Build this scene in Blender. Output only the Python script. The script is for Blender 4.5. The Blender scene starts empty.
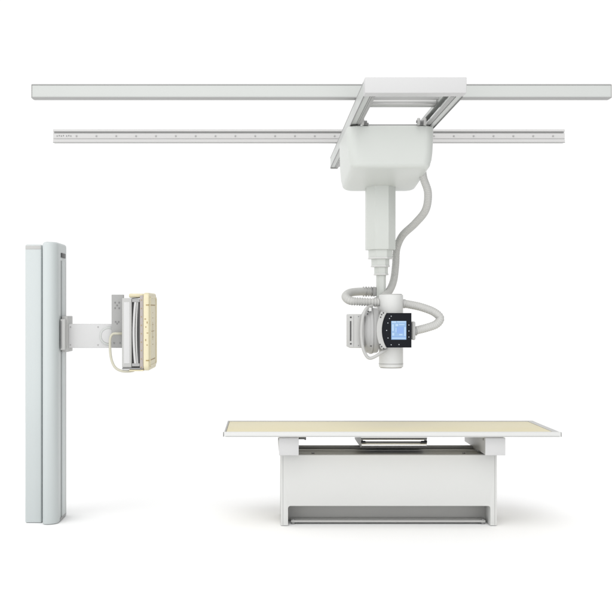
import bpy, bmesh, math, random
from mathutils import Vector, Matrix
random.seed(4)
PI = math.pi
sc = bpy.context.scene
C = sc.collection

# ---------------------------------------------------------------- camera, light
F, CX, CY, EYE = 1067.0, 264.0, 310.0, 1.58        # focal length in photo pixels, horizon, eye height
cam_d = bpy.data.cameras.new('camera'); cam = bpy.data.objects.new('camera', cam_d); C.objects.link(cam)
cam.location = (0, 0, EYE); cam.rotation_euler = (PI/2, 0, 0)
cam_d.sensor_width = 36; cam_d.lens = F/612*36
cam_d.shift_x = (306-CX)/612; cam_d.shift_y = (CY-306)/612
cam_d.clip_start = .1; cam_d.clip_end = 2000
sc.camera = cam

w = bpy.data.worlds.new('World'); sc.world = w; w.use_nodes = True
nt = w.node_tree; nt.nodes.clear()
out = nt.nodes.new('ShaderNodeOutputWorld'); bg = nt.nodes.new('ShaderNodeBackground')
tc = nt.nodes.new('ShaderNodeTexCoord'); sep = nt.nodes.new('ShaderNodeSeparateXYZ')
mr = nt.nodes.new('ShaderNodeMapRange'); mz = nt.nodes.new('ShaderNodeMapRange'); ad = nt.nodes.new('ShaderNodeMath')
mx_ = nt.nodes.new('ShaderNodeMapRange'); ad2 = nt.nodes.new('ShaderNodeMath'); ad2.operation = 'ADD'
mf = nt.nodes.new('ShaderNodeMapRange'); ad3 = nt.nodes.new('ShaderNodeMath'); ad3.operation = 'ADD'   # large soft front light of the studio
nt.links.new(tc.outputs['Generated'], sep.inputs[0])
nt.links.new(sep.outputs['Y'], mr.inputs['Value']); nt.links.new(sep.outputs['Z'], mz.inputs['Value'])
mr.interpolation_type = 'SMOOTHSTEP'
for n, vals in ((mr, (.35, .88, .38, 1.02)), (mz, (.3, .95, 0, .45)), (mx_, (-.9, -.25, .75, 0)), (mf, (-.95, -.45, 1.45, 0))):
    for k, v in zip(('From Min', 'From Max', 'To Min', 'To Max'), vals): n.inputs[k].default_value = v
ad.operation = 'ADD'
nt.links.new(mr.outputs[0], ad.inputs[0]); nt.links.new(mz.outputs[0], ad.inputs[1])
nt.links.new(sep.outputs['X'], mx_.inputs['Value']); nt.links.new(ad.outputs[0], ad2.inputs[0]); nt.links.new(mx_.outputs[0], ad2.inputs[1])
nt.links.new(sep.outputs['Y'], mf.inputs['Value']); nt.links.new(ad2.outputs[0], ad3.inputs[0]); nt.links.new(mf.outputs[0], ad3.inputs[1])
nt.links.new(ad3.outputs[0], bg.inputs['Strength']); bg.inputs['Color'].default_value = (1, 1, 1, 1)
nt.links.new(bg.outputs[0], out.inputs[0])

sun = bpy.data.lights.new('key_light', 'SUN'); sun.energy = .9; sun.angle = math.radians(40); sun.color = (1, .998, .995)
so = bpy.data.objects.new('key_light', sun); C.objects.link(so)
so.rotation_euler = Vector((.15, .5, -1)).to_track_quat('-Z', 'Y').to_euler()

sc.view_settings.view_transform = 'Standard'; sc.view_settings.look = 'None'
sc.view_settings.exposure = .06; sc.view_settings.gamma = 1
sc.cycles.max_bounces = 8; sc.cycles.diffuse_bounces = 5

# ---------------------------------------------------------------- helpers
def mat(name, col, rough=.45, metal=0, bump=.0, scale=120, var=.03, spec=.5, emit=None, coat=0):
    m = bpy.data.materials.new(name); m.use_nodes = True; n = m.node_tree.nodes; L = m.node_tree.links
    p = n['Principled BSDF']; p.inputs['Metallic'].default_value = metal
    p.inputs['Specular IOR Level'].default_value = spec; p.inputs['Coat Weight'].default_value = coat
    t = n.new('ShaderNodeTexCoord')
    no = n.new('ShaderNodeTexNoise'); no.inputs['Scale'].default_value = 3.0; no.inputs['Detail'].default_value = 4
    L.new(t.outputs['Object'], no.inputs['Vector'])
    mx = n.new('ShaderNodeMix'); mx.data_type = 'RGBA'
    mx.inputs[6].default_value = (*[c*(1-var) for c in col], 1); mx.inputs[7].default_value = (*[min(1, c*(1+var)) for c in col], 1)
    L.new(no.outputs['Fac'], mx.inputs[0]); L.new(mx.outputs[2], p.inputs['Base Color'])
    r = n.new('ShaderNodeMapRange'); r.inputs['To Min'].default_value = rough*.85; r.inputs['To Max'].default_value = min(1, rough*1.15)
    L.new(no.outputs['Fac'], r.inputs['Value']); L.new(r.outputs[0], p.inputs['Roughness'])
    if bump:
        n2 = n.new('ShaderNodeTexNoise'); n2.inputs['Scale'].default_value = scale; n2.inputs['Detail'].default_value = 2
        L.new(t.outputs['Object'], n2.inputs['Vector'])
        b = n.new('ShaderNodeBump'); b.inputs['Strength'].default_value = bump; b.inputs['Distance'].default_value = .002
        L.new(n2.outputs['Fac'], b.inputs['Height']); L.new(b.outputs[0], p.inputs['Normal'])
    if emit:
        p.inputs['Emission Color'].default_value = (*emit[:3], 1); p.inputs['Emission Strength'].default_value = emit[3]
    return m
M = dict(
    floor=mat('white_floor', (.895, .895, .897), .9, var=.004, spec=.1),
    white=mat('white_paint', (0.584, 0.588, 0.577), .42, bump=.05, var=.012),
    bar=mat('cool_white_paint', (.52, .52, .52), .45, bump=.05, var=.012),
    shell=mat('pale_green_shell', (.555, .575, .55), .4, bump=.06, var=.012),
    column=mat('cool_grey_shell', (.48, .515, .515), .38, bump=.03, var=.012),
    rail=mat('pale_aluminium_paint', (.475, .49, .475), .4, bump=.05, var=.02),
    track=mat('track_aluminium', (0.482, 0.478, 0.474), .42, metal=.25, bump=.1, scale=60, var=.03),
    alu=mat('aluminium', (0.453, 0.453, 0.445), .36, metal=.65, bump=.15, scale=60, var=.06),
    grey=mat('grey_paint', (0.307, 0.307, 0.303), .45, bump=.1, var=.04),
    midgrey=mat('mid_grey_paint', (0.197, 0.197, 0.196), .5, bump=.1, var=.05),
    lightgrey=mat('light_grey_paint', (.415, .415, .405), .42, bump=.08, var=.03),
    softgrey=mat('soft_grey_shell', (0.365, 0.365, 0.361), .4, bump=.05, var=.02),
    dark=mat('dark_rubber', (.045, .045, .045), .5, var=.1),
    black=mat('black_gloss', (.008, .009, .012), .35, var=.05, spec=.08),
    satin=mat('satin_metal', (.82, .82, .82), .3, metal=.85, var=.04),
    chrome=mat('chrome', (.75, .75, .75), .16, metal=1, var=.02),
    darkmetal=mat('dark_metal', (.12, .12, .12), .35, metal=.7, var=.1),
    hose=mat('corrugated_grey_plastic', (0.453, 0.453, 0.438), .5, bump=0, var=.04),
    beige=mat('beige_laminate', (.585, .525, .325), .4, bump=.08, scale=40, var=.02),
    yellow=mat('cream_yellow_plastic', (0.624, 0.568, 0.392), .42, bump=.08, var=.04),
    cable=mat('pale_cream_rubber', (0.482, 0.467, 0.380), .5, var=.02),
    taupe=mat('taupe_metal', (0.350, 0.314, 0.299), .45, var=.05),
    brown=mat('brown_print', (.33, .24, .10), .6, var=.1),
    print=mat('white_print', (.42, .45, .48), .6),
    screen=mat('lit_screen', (.1, .15, .22), .25, emit=(.24, .43, .72, .6)),
    screen_pale=mat('lit_screen_pale', (.15, .2, .25), .25, emit=(.42, .60, .84, .62)),
    screen_deep=mat('lit_screen_deep', (.1, .15, .3), .25, emit=(.17, .34, .62, .6)),
)

def X(px, D): return (px-CX)*D/F        # measurements taken from the photo, in metres at distance D
def Z(py, D): return EYE-(py-CY)*D/F
def P(px, py, D): return Vector((X(px, D), D, Z(py, D)))

def box(bm, x0, x1, y0, y1, z0, z1, bev=0, seg=3, edges=None):
    t = bmesh.new(); bmesh.ops.create_cube(t, size=1)
    for v in t.verts:
        v.co = Vector(((x0+x1)/2+v.co.x*(x1-x0), (y0+y1)/2+v.co.y*(y1-y0), (z0+z1)/2+v.co.z*(z1-z0)))
    if bev:
        es = t.edges[:] if edges is None else [e for e in t.edges if edges(e)]
        bmesh.ops.bevel(t, geom=es, offset=bev, segments=seg, affect='EDGES', profile=.5)
    join(bm, t); return bm
def join(bm, t):
    me = bpy.data.meshes.new('tmp'); t.to_mesh(me); t.free(); bm.from_mesh(me); bpy.data.meshes.remove(me)
def vertical(e): return abs(e.verts[0].co.z-e.verts[1].co.z) > 1e-5 and abs(e.verts[0].co.x-e.verts[1].co.x) < 1e-5 and abs(e.verts[0].co.y-e.verts[1].co.y) < 1e-5

def prism(bm, pts, axis, a, b, bev=0, seg=2):
    """closed outline extruded along an axis. pts are the two other coordinates in order (x,y,z without axis)"""
    def mk(p, t):
        if axis == 'y': return Vector((p[0], t, p[1]))
        if axis == 'x': return Vector((t, p[0], p[1]))
        return Vector((p[0], p[1], t))
    t = bmesh.new(); n = len(pts)
    A = [t.verts.new(mk(p, a)) for p in pts]; B = [t.verts.new(mk(p, b)) for p in pts]
    f1 = t.faces.new(A); f2 = t.faces.new(B[::-1])
    for i in range(n): t.faces.new((A[i], B[i], B[(i+1) % n], A[(i+1) % n]))
    bmesh.ops.recalc_face_normals(t, faces=t.faces)
    if bev:
        es = list({e for f in (f1, f2) for e in f.edges})
        bmesh.ops.bevel(t, geom=es, offset=bev, segments=seg, affect='EDGES', profile=.5)
    join(bm, t); return bm

def cyl(bm, c, axis, r, h, n=32, bev=0, seg=2, r2=None):
    t = bmesh.new(); bmesh.ops.create_cone(t, cap_ends=True, segments=n, radius1=r, radius2=r if r2 is None else r2, depth=h)
    if bev:
        es = [e for e in t.edges if abs(e.verts[0].co.z-e.verts[1].co.z) < 1e-6]
        bmesh.ops.bevel(t, geom=es, offset=bev, segments=seg, affect='EDGES', profile=.5)
    R = {'z': Matrix(), 'y': Matrix.Rotation(PI/2, 4, 'X'), 'x': Matrix.Rotation(PI/2, 4, 'Y')}[axis]
    bmesh.ops.transform(t, matrix=Matrix.Translation(Vector(c)) @ R, verts=t.verts)
    join(bm, t); return bm

def lathe_x(bm, c, prof, n=64, sy=1):
    """profile of (x, radius) turned about the x axis through c"""
    t = bmesh.new(); rings = []
    for x, r in prof:
        rings.append([t.verts.new((c[0]+x, c[1]+sy*r*math.cos(2*PI*i/n), c[2]+r*math.sin(2*PI*i/n))) for i in range(n)])
    for a, b in zip(rings, rings[1:]):
        for i in range(n): t.faces.new((a[i], a[(i+1) % n], b[(i+1) % n], b[i]))
    t.faces.new(rings[0][::-1]); t.faces.new(rings[-1])
    bmesh.ops.recalc_face_normals(t, faces=t.faces)
    join(bm, t); return bm

def catmull(pts, step):
    pts = [Vector(p) for p in pts]; q = [2*pts[0]-pts[1]]+pts+[2*pts[-1]-pts[-2]]; dense = []
    for i in range(1, len(q)-2):
        for k in range(40):
            t = k/40; a, b, c, d = q[i-1:i+3]
            dense.append(.5*((2*b)+(c-a)*t+(2*a-5*b+4*c-d)*t*t+(3*b-a-3*c+d)*t**3))
    dense.append(pts[-1]); res = [dense[0]]; acc = 0
    for a, b in zip(dense, dense[1:]):
        seg = (b-a).length; s = step-acc
        while s <= seg:
            res.append(a.lerp(b, s/seg)); s += step
        acc = (acc+seg) % step
    return res
def sweep(bm, pts, r, step=.01, n=16, ribs=0, amp=0, cap=True):
    path = catmull(pts, step if not ribs else ribs/6)
    t = bmesh.new(); rings = []; nrm = None
    for i, p in enumerate(path):
        tan = (path[min(i+1, len(path)-1)]-path[max(i-1, 0)]).normalized()
        if nrm is None: nrm = tan.cross(Vector((.3, .9, .2))).normalized()
        nrm = (nrm-tan*nrm.dot(tan)).normalized(); bi = tan.cross(nrm)
        rr = r
        if ribs:
            ph = (i % 6)/6; rr = r*(1+amp*(.5*math.cos(2*PI*ph)-.5+.15))
        rings.append([t.verts.new(p+rr*(nrm*math.cos(2*PI*k/n)+bi*math.sin(2*PI*k/n))) for k in range(n)])
    for a, b in zip(rings, rings[1:]):
        for k in range(n): t.faces.new((a[k], a[(k+1) % n], b[(k+1) % n], b[k]))
    if cap: t.faces.new(rings[0][::-1]); t.faces.new(rings[-1])
    bmesh.ops.recalc_face_normals(t, faces=t.faces)
    join(bm, t); return bm

def root_loc(o):
    v = Vector((0, 0, 0))
    while o is not None: v += Vector(o.location); o = o.parent
    return v
def obj(name, bm, m, parent=None, label=None, origin=None, flat=False):
    me = bpy.data.meshes.new(name); base = root_loc(parent)
    if origin is None:
        xs = [v.co for v in bm.verts]
        lo = Vector([min(c[i] for c in xs) for i in range(3)]); hi = Vector([max(c[i] for c in xs) for i in range(3)])
        origin = (lo+hi)/2
    origin = Vector(origin)
    bmesh.ops.translate(bm, vec=-origin, verts=bm.verts)
    bm.to_mesh(me); bm.free(); me.materials.append(m)
    if not flat:
        for p in me.polygons: p.use_smooth = True
        me.set_sharp_from_angle(angle=math.radians(34))
    o = bpy.data.objects.new(name, me); C.objects.link(o); o.location = origin-base
    if parent: o.parent = parent
    if label: o['label'] = label
    return o
def thing(name, label, cat, loc, group=None):
    o = bpy.data.objects.new(name, None); C.objects.link(o); o.location = loc
    o.empty_display_size = .1; o['label'] = label; o['category'] = cat
    if group: o['group'] = group
    return o
def B(): return bmesh.new()
def dup(o, delta):
    c = o.copy(); C.objects.link(c); c.parent = o.parent; c.location = Vector(o.location)+Vector(delta); return c

# ---------------------------------------------------------------- setting
bm = B()
f = [bm.verts.new(v) for v in ((-4.4, 5.3, 0), (5.4, 5.3, 0), (5.4, 15, 0), (-4.4, 15, 0))]; bm.faces.new(f)
fl = obj('floor', bm, M['floor'], origin=(0, 0, 0)); fl['kind'] = 'structure'

# ---------------------------------------------------------------- ceiling rails
def rail(name, label, x0, x1, y, z0, z1, plain):
    t = thing(name, label, 'rail', ((x0+x1)/2, y+.04, z0), 'ceiling rails')
    h = z1-z0
    if plain:   # smooth fascia with a lip along the top and bottom
        b = B(); prism(b, [(y, z0+.008), (y+.012, z0+.008), (y+.012, z0+.016), (y+.07, z0+.016), (y+.07, z1-.014), (y+.012, z1-.014),
                           (y+.012, z1-.008), (y, z1-.008)], 'x', x0, x1, .0015)
        obj('fascia', b, M['rail'], t)
        b = B(); box(b, x0, x1, y-.004, y+.075, z0, z0+.007, .0015); obj('lower_lip', b, M['grey'], t)
        b = B(); box(b, x0, x1, y-.003, y+.075, z1-.007, z1, .0015); obj('upper_lip', b, M['grey'], t)
        b = B(); box(b, x1+.0005, x1+.006, y-.002, y+.072, z0+.002, z1-.002, .001); obj('end_cap', b, M['lightgrey'], t)
        b = B(); box(b, x0-.006, x0-.0005, y-.002, y+.072, z0+.002, z1-.002, .001); obj('end_cap', b, M['lightgrey'], t)
    else:       # open track: stepped grooves with screws along it
        g = [(y+.012, z0+.02), (y, z0+.02), (y, z0), (y+.08, z0), (y+.08, z1), (y+.004, z1), (y+.004, z1-.018), (y+.022, z1-.018),
             (y+.022, z1-.03), (y+.008, z1-.034), (y+.008, z0+.034), (y+.012, z0+.03)]
        b = B(); prism(b, g, 'x', x0, x1); obj('track', b, M['track'], t)
        b = B(); box(b, x0+.01, x1-.01, y+.018, y+.0215, z1-.029, z1-.019); obj('groove', b, M['grey'], t)
        b = B(); box(b, x0, x1, y-.003, y+.006, z0-.006, z0-.0005, .001); obj('lower_lip', b, M['grey'], t)
        zc = (z0+z1)/2-.002; first = None; n = 25; d = (x1-x0-.3)/(n-1)
        for i in range(n):
            if first is None:
                b = B(); cyl(b, (x0+.2, y+.006, zc), 'y', .0075, .006, 12, .001); first = obj('screw', b, M['grey'], t)
            else: dup(first, (i*d, 0, 0))
        fm = None
        for k in range(7):                                     # small printed ticks near the left end
            if fm is None:
                b = B(); box(b, x0+.03, x0+.038, y+.0065, y+.0078, zc-.006, zc+.006); fm = obj('printed_mark', b, M['midgrey'], t)
            else: dup(fm, (k*.018+(.01 if k > 3 else 0), 0, .003*(k % 2)))
    return t
rail('ceiling_rail', 'long smooth pale ceiling rail, the nearer and higher one, behind the white crossbar', X(32, 7.25), X(611, 7.25), 7.25, 3.02, 3.115, True)
rail('ceiling_rail', 'long aluminium ceiling rail with a row of small screws, the farther and lower one', X(53, 9.15), X(565, 9.15), 9.15, 3.02, 3.13, False)

# ---------------------------------------------------------------- bridge under the rails
BR = thing('ceiling_bridge', 'white rectangular bridge frame hanging under the two ceiling rails, above the grey housing', 'bridge frame', (.932, 8.2, 2.912))
b = B(); box(b, .62, 1.244, 6.55, 6.66, 2.912, 3.01, .004); obj('front_crossbar', b, M['bar'], BR)
b = B(); box(b, .698, 1.166, 9.93, 10.0, 2.92, 3.0, .004); obj('rear_crossbar', b, M['bar'], BR)
def beam(x, sgn):
    # C profile opening towards the middle of the frame, sgn = +1 opens to the right
    o = lambda a: x+sgn*a
    pts = [(o(0), 2.916), (o(.072), 2.916), (o(.072), 2.928), (o(.058), 2.928), (o(.058), 2.936), (o(.012), 2.936), (o(.012), 2.99),
           (o(.056), 2.99), (o(.056), 2.982), (o(.066), 2.982), (o(.066), 3.006), (o(0), 3.006)]
    t = B(); prism(t, pts if sgn > 0 else pts[::-1], 'y', 6.662, 10.0)
    q = obj('side_beam', t, M['rail'], BR)
    t = B(); box(t, min(o(.060), o(.070)), max(o(.060), o(.070)), 6.67, 9.92, 2.929, 2.935); obj('track_strip', t, M['chrome'], q)
    t = B(); box(t, min(o(.02), o(.034)), max(o(.02), o(.034)), 6.67, 9.92, 2.9365, 2.962); obj('track_strip', t, M['dark'], q)
    t = B(); box(t, min(o(.040), o(.043)), max(o(.040), o(.043)), 6.67, 9.99, 2.9125, 2.9155); obj('seam_strip', t, M['midgrey'], q)
    t = B(); box(t, min(o(-.0012), o(.003)), max(o(-.0012), o(.003)), 6.668, 10.0, 2.9085, 2.9155); obj('edge_strip', t, M['midgrey'], q)  # dark outline added to deepen the beam's edge contrast
    t = B(); box(t, min(o(-.0012), o(.001)), max(o(-.0012), o(.001)), 6.668, 10.0, 3.0, 3.0075); obj('edge_strip', t, M['grey'], q)
    t = B(); box(t, min(o(.052), o(.0735)), max(o(.052), o(.0735)), 6.668, 9.99, 2.911, 2.9155); obj('underside_shade_strip', t, M['grey'], q)  # grey strip paints in the shade under the beam's inner flange
    t = B(); box(t, min(o(.002), o(.07)), max(o(.002), o(.07)), 10.0, 10.02, 2.905, 3.0, .004); obj('end_cap', t, M['grey'], q)
    return q
beam(.622, 1); beam(1.242, -1)
b = B(); box(b, .697, 1.167, 7.2, 7.3, 2.966, 3.004, .006); obj('middle_crossbar', b, M['alu'], BR)
b = B(); box(b, .697, 1.167, 7.12, 7.135, 2.985, 3.0, .003); obj('tie_rod', b, M['grey'], BR)

# ---------------------------------------------------------------- suspended x-ray tube unit
TU = thing('x_ray_tube_unit', 'overhead x-ray tube unit with rounded grey housing, telescopic column, hoses and black control panel', 'x-ray machine', (.87, 8.0, 1.15))
def rrect(x0, x1, y0, y1, r, n=8, rf=None):
    pts = []; q = rf or r; R0 = r
    for r, cx, cy, a0 in ((q, x1-q, y0+q, -90), (r, x1-r, y1-r, 0), (r, x0+r, y1-r, 90), (r, x0+r, y0+r, 180)):
        for k in range(n+1):
            a = math.radians(a0+90*k/n); pts.append((cx+r*math.cos(a), cy+r*math.sin(a)))
    return pts
def housing():
    t = bmesh.new(); x0, x1, y0, y1 = .60, 1.225, 7.65, 8.56; rings = []
    prof = [(2.905, .022, 0), (2.904, .008, 0), (2.897, .001, 0), (2.88, 0, 0), (2.80, .002, .15), (2.72, .006, .5), (2.67, .012, .8), (2.645, .02, .9)]
    for k in range(1, 9):
        a = k/8*PI/2; prof.append((2.645-.038*math.sin(a), .02+.04*(1-math.cos(a)), .9+.1*k/8))
    prof.append((2.6065, .09, 1)); prof.append((2.606, .2, 1))
    for z, ins, sl in prof:
        rings.append([t.verts.new((x, y, z-sl*.085*((y-y0)/(y1-y0)))) for x, y in rrect(x0+ins, x1-ins, y0+ins, y1-ins, max(.02, .075-ins*.3))])
    n = len(rings[0])
    for a, b_ in zip(rings, rings[1:]):
        for i in range(n): t.faces.new((a[i], a[(i+1) % n], b_[(i+1) % n], b_[i]))
    t.faces.new(rings[0]); t.faces.new(rings[-1][::-1])
    bmesh.ops.recalc_face_normals(t, faces=t.faces)
    return t
H = obj('housing', housing(), M['shell'], TU)
b = B(); box(b, .72, 1.14, 7.75, 8.45, 2.9055, 2.93, .006); obj('trolley_plate', b, M['grey'], TU)
for wx, s_ in ((.705, 1), (1.105, -1), (1.15, -1)):
    b = B(); cyl(b, (wx, 7.63, 2.927), 'x', .026, .02, 24, .004); w_ = obj('wheel', b, M['lightgrey'], TU)
    b = B(); cyl(b, (wx-.013, 7.63, 2.927), 'x', .010, .008, 16, .002); obj('hub', b, M['midgrey'], w_)
b = B(); box(b, 1.10, 1.157, 7.64, 7.70, 2.908, 2.922, .004); cyl(b, (1.128, 7.63, 2.927), 'x', .008, .05, 12); obj('wheel_axle', b, M['midgrey'], TU)
b = B(); box(b, .715, .75, 7.64, 7.76, 2.908, 2.922, .004); cyl(b, (.722, 7.63, 2.927), 'x', .008, .03, 12); obj('wheel_axle', b, M['midgrey'], TU)

def octo(x, y, w_, ch): 
    h = w_/2
    return [(x-h+ch, y-h), (x+h-ch, y-h), (x+h, y-h+ch), (x+h, y+h-ch), (x+h-ch, y+h), (x-h+ch, y+h), (x-h, y+h-ch), (x-h, y-h+ch)]
cxx, cyy = .9155, 8.4          # the column hangs from the rear half of the housing
for i, (wd, z0, z1) in enumerate(((.227, 2.0525, 2.60), (.180, 1.982, 2.08), (.136, 1.919, 2.0), (.104, 1.855, 1.94), (.074, 1.66, 1.88))):
    b = B(); prism(b, octo(cxx+(.006 if i > 2 else 0), cyy, wd, wd*.27), 'z', z0, z1, .003)
    s_ = obj('column_section', b, M['shell'], TU)
    if 0 < i < 4:
        b = B(); prism(b, octo(cxx+(.006 if i > 2 else 0), cyy, wd+.007, wd*.27), 'z', z0-.001, z0+.011, .0015); obj('collar', b, M['white'], s_)
b = B(); box(b, cxx-.05, cxx+.06, 8.0, 8.46, 1.60, 1.68, .015); box(b, .85, .97, 7.93, 8.07, 1.36, 1.655, .02); obj('pivot_block', b, M['lightgrey'], TU)

# tube
tx, ty = .9345, 7.85
b = B(); cyl(b, (tx, ty, 1.426), 'z', .0885, .532, 64, .006, 3)
tube = obj('x_ray_tube', b, M['white'], TU)
b = B(); cyl(b, (tx, ty, 1.185), 'z', .0905, .008, 64, .002); obj('seam_ring', b, M['lightgrey'], tube)
b = B(); cyl(b, (tx, ty, 1.158), 'z', .08, .008, 48, .002); obj('end_plate', b, M['grey'], tube)
b = B(); cyl(b, (tx, ty, 1.694), 'z', .08, .008, 48, .002); obj('end_plate', b, M['lightgrey'], tube)
# collimator box to the left
b = B(); box(b, X(349.2, 7.68), X(364.5, 7.68), 7.68, 7.95, Z(348, 7.68), Z(314.3, 7.68), .008)
cb = obj('collimator', b, M['lightgrey'], TU)
b = B(); box(b, X(349.9, 7.68), X(351.3, 7.68), 7.6775, 7.69, Z(341, 7.68), Z(321, 7.68), .0015); obj('slot', b, M['dark'], cb)
for py in (317.3, 343.8):
    b = B(); cyl(b, P(350.8, py, 7.68), 'y', .0065, .005, 16, .001); obj('screw', b, M['dark'], cb)
for py in (316.5, 345.5):
    b = B(); cyl(b, P(358.5, py, 7.68), 'y', .004, .004, 16, .001); obj('screw', b, M['midgrey'], cb)
b = B(); box(b, X(353.4, 7.68), X(353.7, 7.68), 7.678, 7.7, Z(346.5, 7.68), Z(315.5, 7.68)); obj('seam', b, M['grey'], cb)
# domed rotation head between box and panel (turned about the x axis)
zc = Z(330.5, 7.78)
prof = []
for k in range(0, 13):
    a = k/12*PI/2; prof.append((.700+.062*(1-math.cos(a)), .05+.115*math.sin(a)))
prof[0] = (.700, .02)
prof += [(.765, .1675), (.772, .1725), (.786, .1725), (.789, .166), (.822, .163), (.83, .157), (.836, .14), (.838, .05)]
b = B(); lathe_x(b, (0, 7.80, zc), prof, 72, .85)
rh = obj('rotation_head', b, M['softgrey'], TU)
b = B(); lathe_x(b, (0, 7.80, zc), [(.790, .10), (.790, .1685), (.794, .1685), (.794, .10)], 72, .85); obj('seam_ring', b, M['grey'], rh)
for px, py in ((368.3, 311.5), (370.3, 309.4), (367.5, 314), (371, 346)):
    b = B(); cyl(b, P(px, py, 7.69), 'y', .0055, .012, 14, .001); obj('screw', b, M['dark'], rh)
b = B(); box(b, X(368.2, 7.71), X(371.2, 7.71), 7.68, 7.72, Z(311.3, 7.71), Z(307.5, 7.71), .004); obj('cover_cap', b, M['white'], rh)
# bail handle around the head
hp = [(372, 306, 7.74), (367, 308, 7.68), (363.4, 314.5, 7.655), (361.7, 324, 7.65), (361.4, 336, 7.65), (362.8, 347, 7.65), (365.6, 354.5, 7.65),
      (369.4, 358.2, 7.65), (375, 356.6, 7.65), (381, 352.8, 7.66), (387, 349.2, 7.69)]
b = B(); sweep(b, [P(*p) for p in hp], .0115, .008, 14); obj('handle', b, M['lightgrey'], TU)
# control panel: black plate with a curved left edge, light bezel arc
D0 = 7.655
zt, zb = Z(313, D0), Z(347.6, D0); zm = (zt+zb)/2; hh = (zt-zb)/2
def arc(xe, bulge, ex=1.0, n=20): return [(xe-bulge*(1-((i/n)*2-1)**2), zm+hh*ex*((i/n)*2-1)) for i in range(n+1)]
xr = X(411.5, D0)
pl = arc(X(387, D0), .034)
b = B(); prism(b, pl+[(xr, zt), (xr, zb)], 'y', D0, D0+.03, .002)
cp = obj('control_panel', b, M['black'], TU)
b = B(); prism(b, arc(X(387, D0)+.012, .034, 1.0)+[(xr+.004, zt), (xr+.004, zb)], 'y', D0+.0305, D0+.085, .004); obj('back_shell', b, M['lightgrey'], cp)
pl2 = arc(X(386.6, D0), .034, 1.05); pl3 = arc(X(381.4, D0), .036, 1.08)
b = B(); prism(b, pl3+pl2[::-1], 'y', D0-.006, D0+.06, .004, 3); bz = obj('bezel_arc', b, M['lightgrey'], cp)
for px, py in ((381.6, 314.6), (383.4, 312.9), (380.6, 317.2), (380.0, 344.5), (383.6, 348.6), (381.6, 346.6)):
    b = B(); cyl(b, P(px, py, D0-.007), 'y', .0055, .004, 12, .001); obj('screw', b, M['dark'], bz)
ds = D0-.001
def sb(px0, py0, px1, py1, m, y, name, par):
    q = B(); box(q, X(px0, ds), X(px1, ds), y, y+.0015, Z(py1, ds), Z(py0, ds)); return obj(name, q, m, par)
scr = sb(391.3, 321, 406.3, 339.6, M['screen'], ds-.001, 'screen', cp)
# picture on the screen, kept in the screen's own level: joined as one mesh per tone
q = B(); 
for a in ((391.6, 321.2, 396, 323), (397, 321.2, 405.9, 322.4), (392, 324.2, 393.8, 331), (395.5, 324, 398, 326.2), (399, 324, 404.5, 324.9), (392, 337.6, 405.8, 338.7),
          (392.2, 333, 394.2, 335.6), (404.2, 327, 405.8, 336), (399.2, 333.9, 402.4, 335.3), (395.6, 328, 396.4, 332)):
    box(q, X(a[0], ds), X(a[2], ds), ds-.0019, ds-.0011, Z(a[3], ds), Z(a[1], ds))
obj('screen_image', q, M['screen_pale'], cp)
q = B()
for a in ((396.8, 326.6, 403.6, 333.4), (392, 336.4, 405.8, 337.1)):
    box(q, X(a[0], ds), X(a[2], ds), ds-.0017, ds-.0011, Z(a[3], ds), Z(a[1], ds))
obj('screen_image', q, M['screen_deep'], cp)
for px, py in ((391.2, 316.2), (391.2, 344.8), (386.6, 330.4), (389.5, 318.5), (408.9, 331), (408.9, 325), (408.9, 337), (387.9, 323), (388, 338), (399, 344.6)):
    b = B(); cyl(b, P(px, py, ds-.001), 'y', .0035, .002, 10); obj('button', b, M['print'], cp)
b = B(); box(b, X(411.6, 7.72), X(415.2, 7.72), 7.70, 7.80, Z(340, 7.72), Z(321.5, 7.72), .01); obj('connector', b, M['lightgrey'], TU)
b = B(); cyl(b, P(415.6, 331, 7.75), 'x', .033, .022, 28, .004); obj('hose_socket', b, M['grey'], TU)

# hoses
b = B(); sweep(b, [P(422, 168, 7.98), P(423.6, 178.5, 8.0), P(428, 193, 8.04), P(425.6, 210, 8.14), P(415, 223.5, 8.3), P(402.5, 235.5, 8.46), P(396.8, 248.6, 8.53), P(395.6, 265, 8.53),
                   P(393.7, 280, 8.5), P(389.5, 290.5, 8.42), P(383, 298, 8.3)], .0298, n=24, ribs=.014, amp=.09); obj('hose', b, M['hose'], TU)
b = B(); sweep(b, [P(384, 291.6, 8.52), P(374, 291.6, 8.45), P(360, 291.6, 8.3), P(350, 292.8, 8.18), P(345.6, 296.6, 8.02), P(350, 300.6, 7.9), P(360, 301.6, 7.86), P(372, 302.2, 7.84), P(384, 303, 7.86)],
               .0305, n=20, ribs=.019, amp=.24); lh = obj('hose', b, M['hose'], TU)
b = B(); sweep(b, [P(400, 303, 7.87), P(408, 304.3, 7.85), P(420.7, 307, 7.82), P(433.5, 311.8, 7.8), P(440, 318, 7.78), P(436.5, 324, 7.76), P(427, 327.7, 7.75), P(414, 331, 7.75)],
               .0305, n=24, ribs=.014, amp=.09); obj('hose', b, M['hose'], TU)
for k in range(5):
    px = 363.5+k*2.6
    b = B(); lathe_x(b, P(px, 291.6, 8.3+(px-360)*.0107), [(-.005, .020), (-.005, .0395), (.005, .0395), (.005, .020)], 28); obj('clamp_ring', b, M['grey'] if k % 2 else M['lightgrey'], lh)
b = B(); box(b, X(372.8, 8.38), X(376.5, 8.38), 8.38, 8.5, Z(296, 8.38), Z(287, 8.38), .006); obj('clamp_block', b, M['grey'], lh)
b = B(); lathe_x(b, P(404.3, 303.7, 7.86), [(-.012, .02), (-.012, .033), (.008, .033), (.008, .02)], 28); obj('hose_socket', b, M['lightgrey'], TU)

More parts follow.
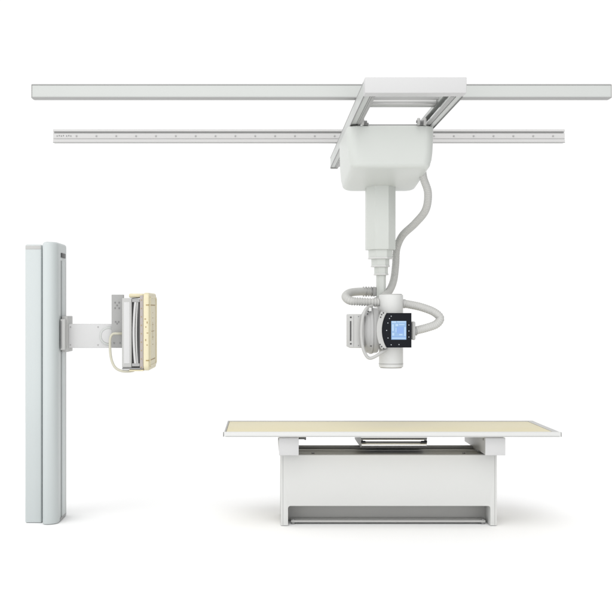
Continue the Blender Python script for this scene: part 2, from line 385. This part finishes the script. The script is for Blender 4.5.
# ---------------------------------------------------------------- wall stand
WS = thing('wall_stand', 'tall pale grey upright stand with a side arm carrying a cream detector box', 'x-ray stand', (-1.6, 8.03, 0))
def upright(x0, x1, y0, y1, z1, r, rt, rf=None):
    t = bmesh.new(); rings = []
    prof = [(0.004, .004), (.012, 0), (z1-rt, 0)]
    for k in range(1, 7):
        a = k/6*PI/2; prof.append((z1-rt+rt*math.sin(a), rt*(1-math.cos(a))))
    for z, ins in prof:
        rings.append([t.verts.new((x, y, z)) for x, y in rrect(x0+ins, x1-ins, y0+ins, y1-ins, max(.006, r-ins*.6), 12, rf and rf-ins*.6)])
    n = len(rings[0])
    for a, b_ in zip(rings, rings[1:]):
        for i in range(n): t.faces.new((a[i], a[(i+1) % n], b_[(i+1) % n], b_[i]))
    t.faces.new(rings[0]); t.faces.new(rings[-1][::-1]); bmesh.ops.recalc_face_normals(t, faces=t.faces)
    return t
col = obj('column', upright(-1.633, -1.520, 7.84, 8.235, 2.083, .034, .022, .078), M['column'], WS)
b = upright(X(25, 7.91), -1.648, 7.91, 8.21, 2.066, .012, .012); rc = obj('rear_cover', b, M['column'], WS)
b = B(); box(b, X(25, 7.91)+.004, -1.652, 7.9075, 7.93, 2.030, 2.058, .003); obj('cap', b, M['lightgrey'], rc)
b = B(); box(b, -1.66, -1.63, 7.97, 8.2, .01, 2.04); obj('inner_spine', b, M['grey'], WS)
for y0, y1, m, dx in ((7.985, 7.995, 'midgrey', .0012), (8.02, 8.15, 'column', .004), (8.165, 8.172, 'grey', .0015)):
    b = B(); box(b, -1.5195, -1.5195+dx, y0, y1, .03, 1.95, .0005, 1); obj('guide_strip', b, M[m], col)
b = B(); box(b, -1.5195, -1.514, 7.985, 8.145, 1.973, 2.008, .003); obj('dark_window', b, M['dark'], col)
b = B(); box(b, -1.5195, -1.5165, 7.955, 8.175, .012, .028); obj('seam', b, M['grey'], col)
# carriage and arm
b = B(); box(b, -1.515, -1.478, 7.93, 8.2, Z(350, 7.95), Z(319, 7.95), .006); box(b, -1.515, -1.468, 7.98, 8.19, 1.265, 1.535, .006); cr = obj('carriage', b, M['lightgrey'], WS)
b = B(); box(b, -1.5125, -1.503, 7.926, 7.94, Z(348, 7.95), Z(321, 7.95)); obj('dark_edge', b, M['midgrey'], cr)
b = B(); box(b, -1.477, -1.06, 8.02, 8.15, Z(348, 8.02), Z(324, 8.02), .005); arm = obj('arm', b, M['bar'], WS)
b = B(); cyl(b, P(108.6, 336, 8.015), 'y', .068, .014, 48, .003); jd = obj('joint_disc', b, M['rail'], arm)
b = B(); cyl(b, P(108.6, 336, 8.0075), 'y', .056, .003, 48); rg = obj('joint_ring', b, M['grey'], arm)
b = B(); cyl(b, P(108.6, 336, 8.005), 'y', .053, .004, 48, .001); obj('joint_cap', b, M['bar'], arm)
for px, py in ((70.5, 327), (70.5, 345), (98, 327), (98, 345)):
    b = B(); cyl(b, P(px, py, 8.019), 'y', .005, .004, 12, .001); obj('screw', b, M['grey'], arm)
# mounting plate
b = B(); box(b, X(111.5, 7.95), X(123.5, 7.95), 7.95, 7.985, Z(347.6, 7.95), Z(294.6, 7.95), .003)
mp = obj('mounting_plate', b, M['grey'], WS)
b = B(); box(b, X(111.5, 7.95)+.005, X(122, 7.95), 7.985, 8.02, 1.31, 1.6, .002); obj('plate_spacer', b, M['grey'], mp)
for px, py in ((115, 302.5), (119, 302.5), (117, 305.3), (115, 308), (119, 308), (117, 323.5), (115.5, 321.8), (118.5, 321.8), (114, 343), (120, 343)):
    b = B(); cyl(b, P(px, py, 7.949), 'y', .006, .005, 12, .001); obj('screw', b, M['midgrey'], mp)
# detector
D1 = 7.85
b = B(); box(b, X(121.9, D1), X(131.6, D1), D1, 8.35, Z(367.5, D1), Z(298, D1), .006)
db = obj('detector_body', b, M['lightgrey'], WS)
b = B(); box(b, X(123.8, D1), X(129.8, D1), D1-.003, D1+.01, Z(363.5, D1), Z(302, D1), .0025); obj('side_panel', b, M['bar'], db)
b = B(); box(b, X(122.2, D1), X(141, D1), D1-.004, 8.34, Z(369.4, D1), Z(367.7, D1), .002); obj('bottom_edge', b, M['midgrey'], db)
b = B(); box(b, X(131.8, D1), X(139.8, D1), D1+.03, 8.32, Z(366, D1), Z(299, D1)); obj('slot_core', b, M['dark'], WS)
def bowed(px_mid, px_end, wpx, y0, y1, py0, py1, n=18):
    L, R = [], []
    for i in range(n+1):
        t = i/n; q = (2*t-1)**2; px = px_mid+(px_end-px_mid)*q; z = Z(py1+(py0-py1)*t, D1)
        L.append((X(px, D1), z)); R.append((X(px+wpx, D1), z))
    t = B(); prism(t, L+R[::-1], 'y', y0, y1, .0015); return t
obj('bowed_strip', bowed(132.4, 134.4, 2.2, D1+.004, 8.3, 300, 366.5), M['track'], WS)
obj('bowed_strip', bowed(135.2, 136.6, 1.7, D1+.008, 8.3, 300, 366.5), M['lightgrey'], WS)
obj('bowed_strip', bowed(138.6, 138.0, .8, D1+.004, 8.3, 302, 365), M['darkmetal'], WS)
for py in (300.5, 365):
    b = B(); box(b, X(131.9, D1), X(139.6, D1), D1+.002, D1+.05, Z(py+1.6, D1), Z(py-1.6, D1), .003); obj('corner_block', b, M['grey'], WS)
b = B(); box(b, X(139.8, D1), X(143.2, D1), D1, 8.34, Z(369, D1), Z(295.5, D1), .003); fr = obj('detector_frame', b, M['taupe'], WS)
for k in range(9):
    if k == 0: b = B(); cyl(b, P(141.4, 300, D1-.001), 'y', .004, .003, 10); f0 = obj('screw', b, M['brown'], fr)
    else: dup(f0, (0, 0, -k*.062))
b = B(); prism(b, rrect(D1-.01, 8.36, Z(370.8, D1), Z(292.6, D1), .045), 'x', X(143.2, D1)+.0005, X(149.4, D1), .013, 4)
cv = obj('front_cover', b, M['yellow'], WS)
xf = X(149.4, D1)
rim = [Vector((xf+.001, y, z)) for y, z in rrect(D1+.022, 8.328, Z(370.8, D1)+.032, Z(292.6, D1)-.032, .04)]
b = B(); sweep(b, rim+[rim[0]], .006, .01, 10); obj('raised_rim', b, M['yellow'], cv)
b = B(); box(b, X(128, D1), X(143.1, D1), D1+.05, 8.35, Z(297.5, D1), Z(293.5, D1), .008, 3); obj('top_lip', b, M['yellow'], cv)
b = B(); box(b, X(129, D1), X(143.1, D1), D1+.004, 8.3, Z(371.3, D1), Z(369.6, D1), .003); obj('bottom_lip', b, M['yellow'], cv)
for z in (Z(305, D1), Z(360.5, D1)):
    b = B(); box(b, X(146, D1), X(149.3, D1), D1-.0115, D1+.002, z-.004, z+.004, .001); box(b, xf-.004, xf+.0012, D1+.05, 8.25, z-.004, z+.004); obj('slot', b, M['brown'], cv)
# printed marks on the cover: alignment cross, corner ticks and dots
b = B()
zm1 = (Z(370.8, D1)+Z(292.6, D1))/2
for dz, wy in ((-.1, .05), (.1, .05), (-.045, .09), (.05, .07), (0, .2), (.14, .03)):
    b = B(); box(b, xf-.003, xf+.001, 8.09-wy/2, 8.09+wy/2, zm1+dz-.0025, zm1+dz+.0025); obj('printed_mark', b, M['brown'], cv)
b = B(); box(b, xf-.003, xf+.0008, 8.086, 8.095, zm1-.07, zm1+.07); obj('printed_mark', b, M['brown'], cv)
for px, py, ww, hh_ in ((145.4, 319, .8, .5), (147.3, 322.5, .5, 1.0), (146, 327, .5, .6), (147.6, 333, .9, .4), (145.8, 340, .5, .9), (147.2, 345, .6, .5)):
    b = B(); box(b, X(px-ww, D1), X(px+ww, D1), D1-.0112, D1-.004, Z(py+hh_, D1), Z(py-hh_, D1)); obj('printed_mark', b, M['brown'], cv)
b = B(); sweep(b, [P(123, 333.6, 7.93), P(118, 333.6, 7.91), P(113, 334, 7.9), P(110.4, 338, 7.89), P(110, 347.6, 7.88), P(111.3, 359, 7.87), P(115, 367.2, 7.86), P(121, 370.8, 7.86), P(128, 371.4, 7.87), P(134, 370.6, 7.9)], .0095, .006, 14)
obj('cable', b, M['cable'], WS)

# ---------------------------------------------------------------- patient table
TB = thing('examination_table', 'long white x-ray examination table with cream top on a boxy white base', 'table', (.913, 8.0, 0))
x0, x1 = -.285, 2.115
b = B(); box(b, x0+.014, x1-.046, 7.645, 8.36, .680, .7055, .002); tt = obj('tabletop', b, M['beige'], TB)
def railp(y, s_): return [(y, .674), (y, .706), (y+s_*.004, .7095), (y+s_*.034, .7095), (y+s_*.044, .707), (y+s_*.044, .674)]
b = B(); prism(b, railp(7.6, 1), 'x', x0, x1, .0015); fr = obj('edge_rail', b, M['white'], TB)
b = B(); box(b, x0+.01, x1-.01, 7.5985, 7.6, .6785, .6815); obj('groove', b, M['grey'], fr)
b = B(); prism(b, railp(8.405, -1), 'x', x0, x1, .0015); obj('edge_rail', b, M['lightgrey'], TB)
b = B(); box(b, x0, x0+.013, 7.6455, 8.36, .676, .709, .002); obj('end_trim', b, M['grey'], TB)
b = B(); box(b, x1-.045, x1, 7.6455, 8.36, .676, .709, .002); obj('end_trim', b, M['lightgrey'], TB)
b = B(); box(b, x1+.0005, x1+.008, 7.603, 7.643, .676, .708, .003); obj('end_plug', b, M['grey'], fr)
b = B(); box(b, x0-.008, x0-.0005, 7.603, 7.643, .676, .708, .003); obj('end_plug', b, M['grey'], fr)
# cross beams under the top
for xa, xb in ((.109, .247), (1.588, 1.728)):
    b = B(); box(b, xa, xb, 7.662, 8.45, .54, .663, .003); bmn = obj('support_beam', b, M['lightgrey'], TB)
    b = B(); box(b, xa-.002, xb+.002, 7.645, 7.6615, .538, .665, .003); obj('end_cap', b, M['bar'], bmn)
    b = B(); box(b, xa+.01, xb-.01, 7.66, 8.4, .6635, .6735); obj('slide_strip', b, M['midgrey'], bmn)
    for yy in (7.72, 7.92, 8.12, 8.3):
        b = B(); cyl(b, (xa-.0015, yy, .645), 'x', .008, .006, 12, .001); obj('bolt', b, M['midgrey'], bmn)
b = B(); cyl(b, (.275, 7.68, .657), 'x', .008, .055, 14, .002); cyl(b, (.297, 7.68, .657), 'x', .013, .012, 14, .002); obj('release_knob', b, M['darkmetal'], TB)
# base
bx0, bx1, yF, yB = .124, 1.703, 7.8, 8.255
def ubody():
    zc_, r = .147, .018; xa, xb = bx0+.052, bx1-.048
    pts = [(bx0, .004), (xa, .004)]
    for k in range(7): a = PI-k/6*PI/2; pts.append((xa+r+r*math.cos(a), zc_-r+r*math.sin(a)))
    for k in range(7): a = PI/2-k/6*PI/2; pts.append((xb-r+r*math.cos(a), zc_-r+r*math.sin(a)))
    pts += [(xb, .004), (bx1, .004), (bx1, .52), (bx0, .52)]
    return pts
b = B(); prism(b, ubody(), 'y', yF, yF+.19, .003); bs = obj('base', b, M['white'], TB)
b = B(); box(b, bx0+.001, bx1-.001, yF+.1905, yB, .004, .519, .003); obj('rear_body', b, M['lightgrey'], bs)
for xx in (bx0+.0145, bx1-.016):
    b = B(); box(b, xx-.001, xx+.001, yF-.0012, yF+.004, .008, .515); obj('panel_seam', b, M['grey'], bs)
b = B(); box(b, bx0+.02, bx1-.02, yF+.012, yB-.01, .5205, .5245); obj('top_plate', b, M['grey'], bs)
b = B(); box(b, bx0+.02, bx1-.02, yF+.20, yF+.26, .525, .529); obj('top_channel', b, M['lightgrey'], bs)
b = B(); box(b, bx0+.02, bx1-.02, yB-.14, yB-.05, .525, .541, .002); obj('top_rail', b, M['midgrey'], bs)
for xx in (.36, 1.47):
    b = B(); cyl(b, (xx, yF+.05, .5275), 'z', .010, .008, 16, .001); obj('bolt', b, M['darkmetal'], bs)
for xx in (.19, 1.64):
    b = B(); box(b, xx-.05, xx+.05, 7.95, 8.15, .5245, .54, .002); obj('lift_block', b, M['grey'], bs)
b = B(); box(b, bx0+.075, bx1-.07, 7.862, 7.985, .014, .03, .003); fp = obj('foot_plate', b, M['lightgrey'], TB)
for xx in (.215, 1.615):
    b = B(); cyl(b, (xx, 7.878, .02), 'z', .014, .036, 20, .002); obj('levelling_foot', b, M['midgrey'], TB)
# detector tray
tx0, tx1, ty0 = .714, 1.2, 7.85
b = B()
prism(b, [(tx0, .565), (tx0+.01, .565), (tx0+.01, .6), (tx1-.01, .6), (tx1-.01, .565), (tx1, .565), (tx1, .648), (tx0, .648)], 'y', ty0+.012, 8.4); box(b, tx0+.011, tx1-.011, ty0+.03, 8.38, .566, .599)
tr = obj('detector_tray', b, M['grey'], TB)
b = B(); box(b, tx0, tx1, ty0, ty0+.0115, .637, .648, .001); obj('front_strip', b, M['alu'], tr)
b = B(); box(b, tx0, tx1, ty0+.004, ty0+.0115, .629, .6365); obj('front_slot', b, M['dark'], tr)
b = B(); box(b, tx0+.012, tx1-.02, ty0-.004, ty0+.010, .6125, .6285, .004); obj('cassette', b, M['satin'], tr)
b = B(); box(b, tx0, tx1, ty0+.004, ty0+.0115, .597, .612); obj('front_slot', b, M['dark'], tr)
for xa, xb in ((tx0, tx0+.032), (tx1-.045, tx1)):
    b = B(); box(b, xa, xb, ty0-.006, ty0+.003, .606, .6185, .002); obj('latch', b, M['black'], tr)
b = B(); prism(b, [(ty0-.008+.022*(1-math.sin(a)), .588+.016*math.cos(a)) for a in [PI*k/10 for k in range(11)]], 'x', tx0+.004, tx1-.004, .001); obj('grip', b, M['satin'], tr)
b = B(); box(b, tx0, tx1, ty0+.002, ty0+.0115, .565, .5715); obj('front_slot', b, M['dark'], tr)
for xx in (tx0+.06, tx1-.06):
    b = B(); box(b, xx-.02, xx+.02, 7.87, 8.36, .6485, .679); obj('tray_hanger', b, M['midgrey'], TB)
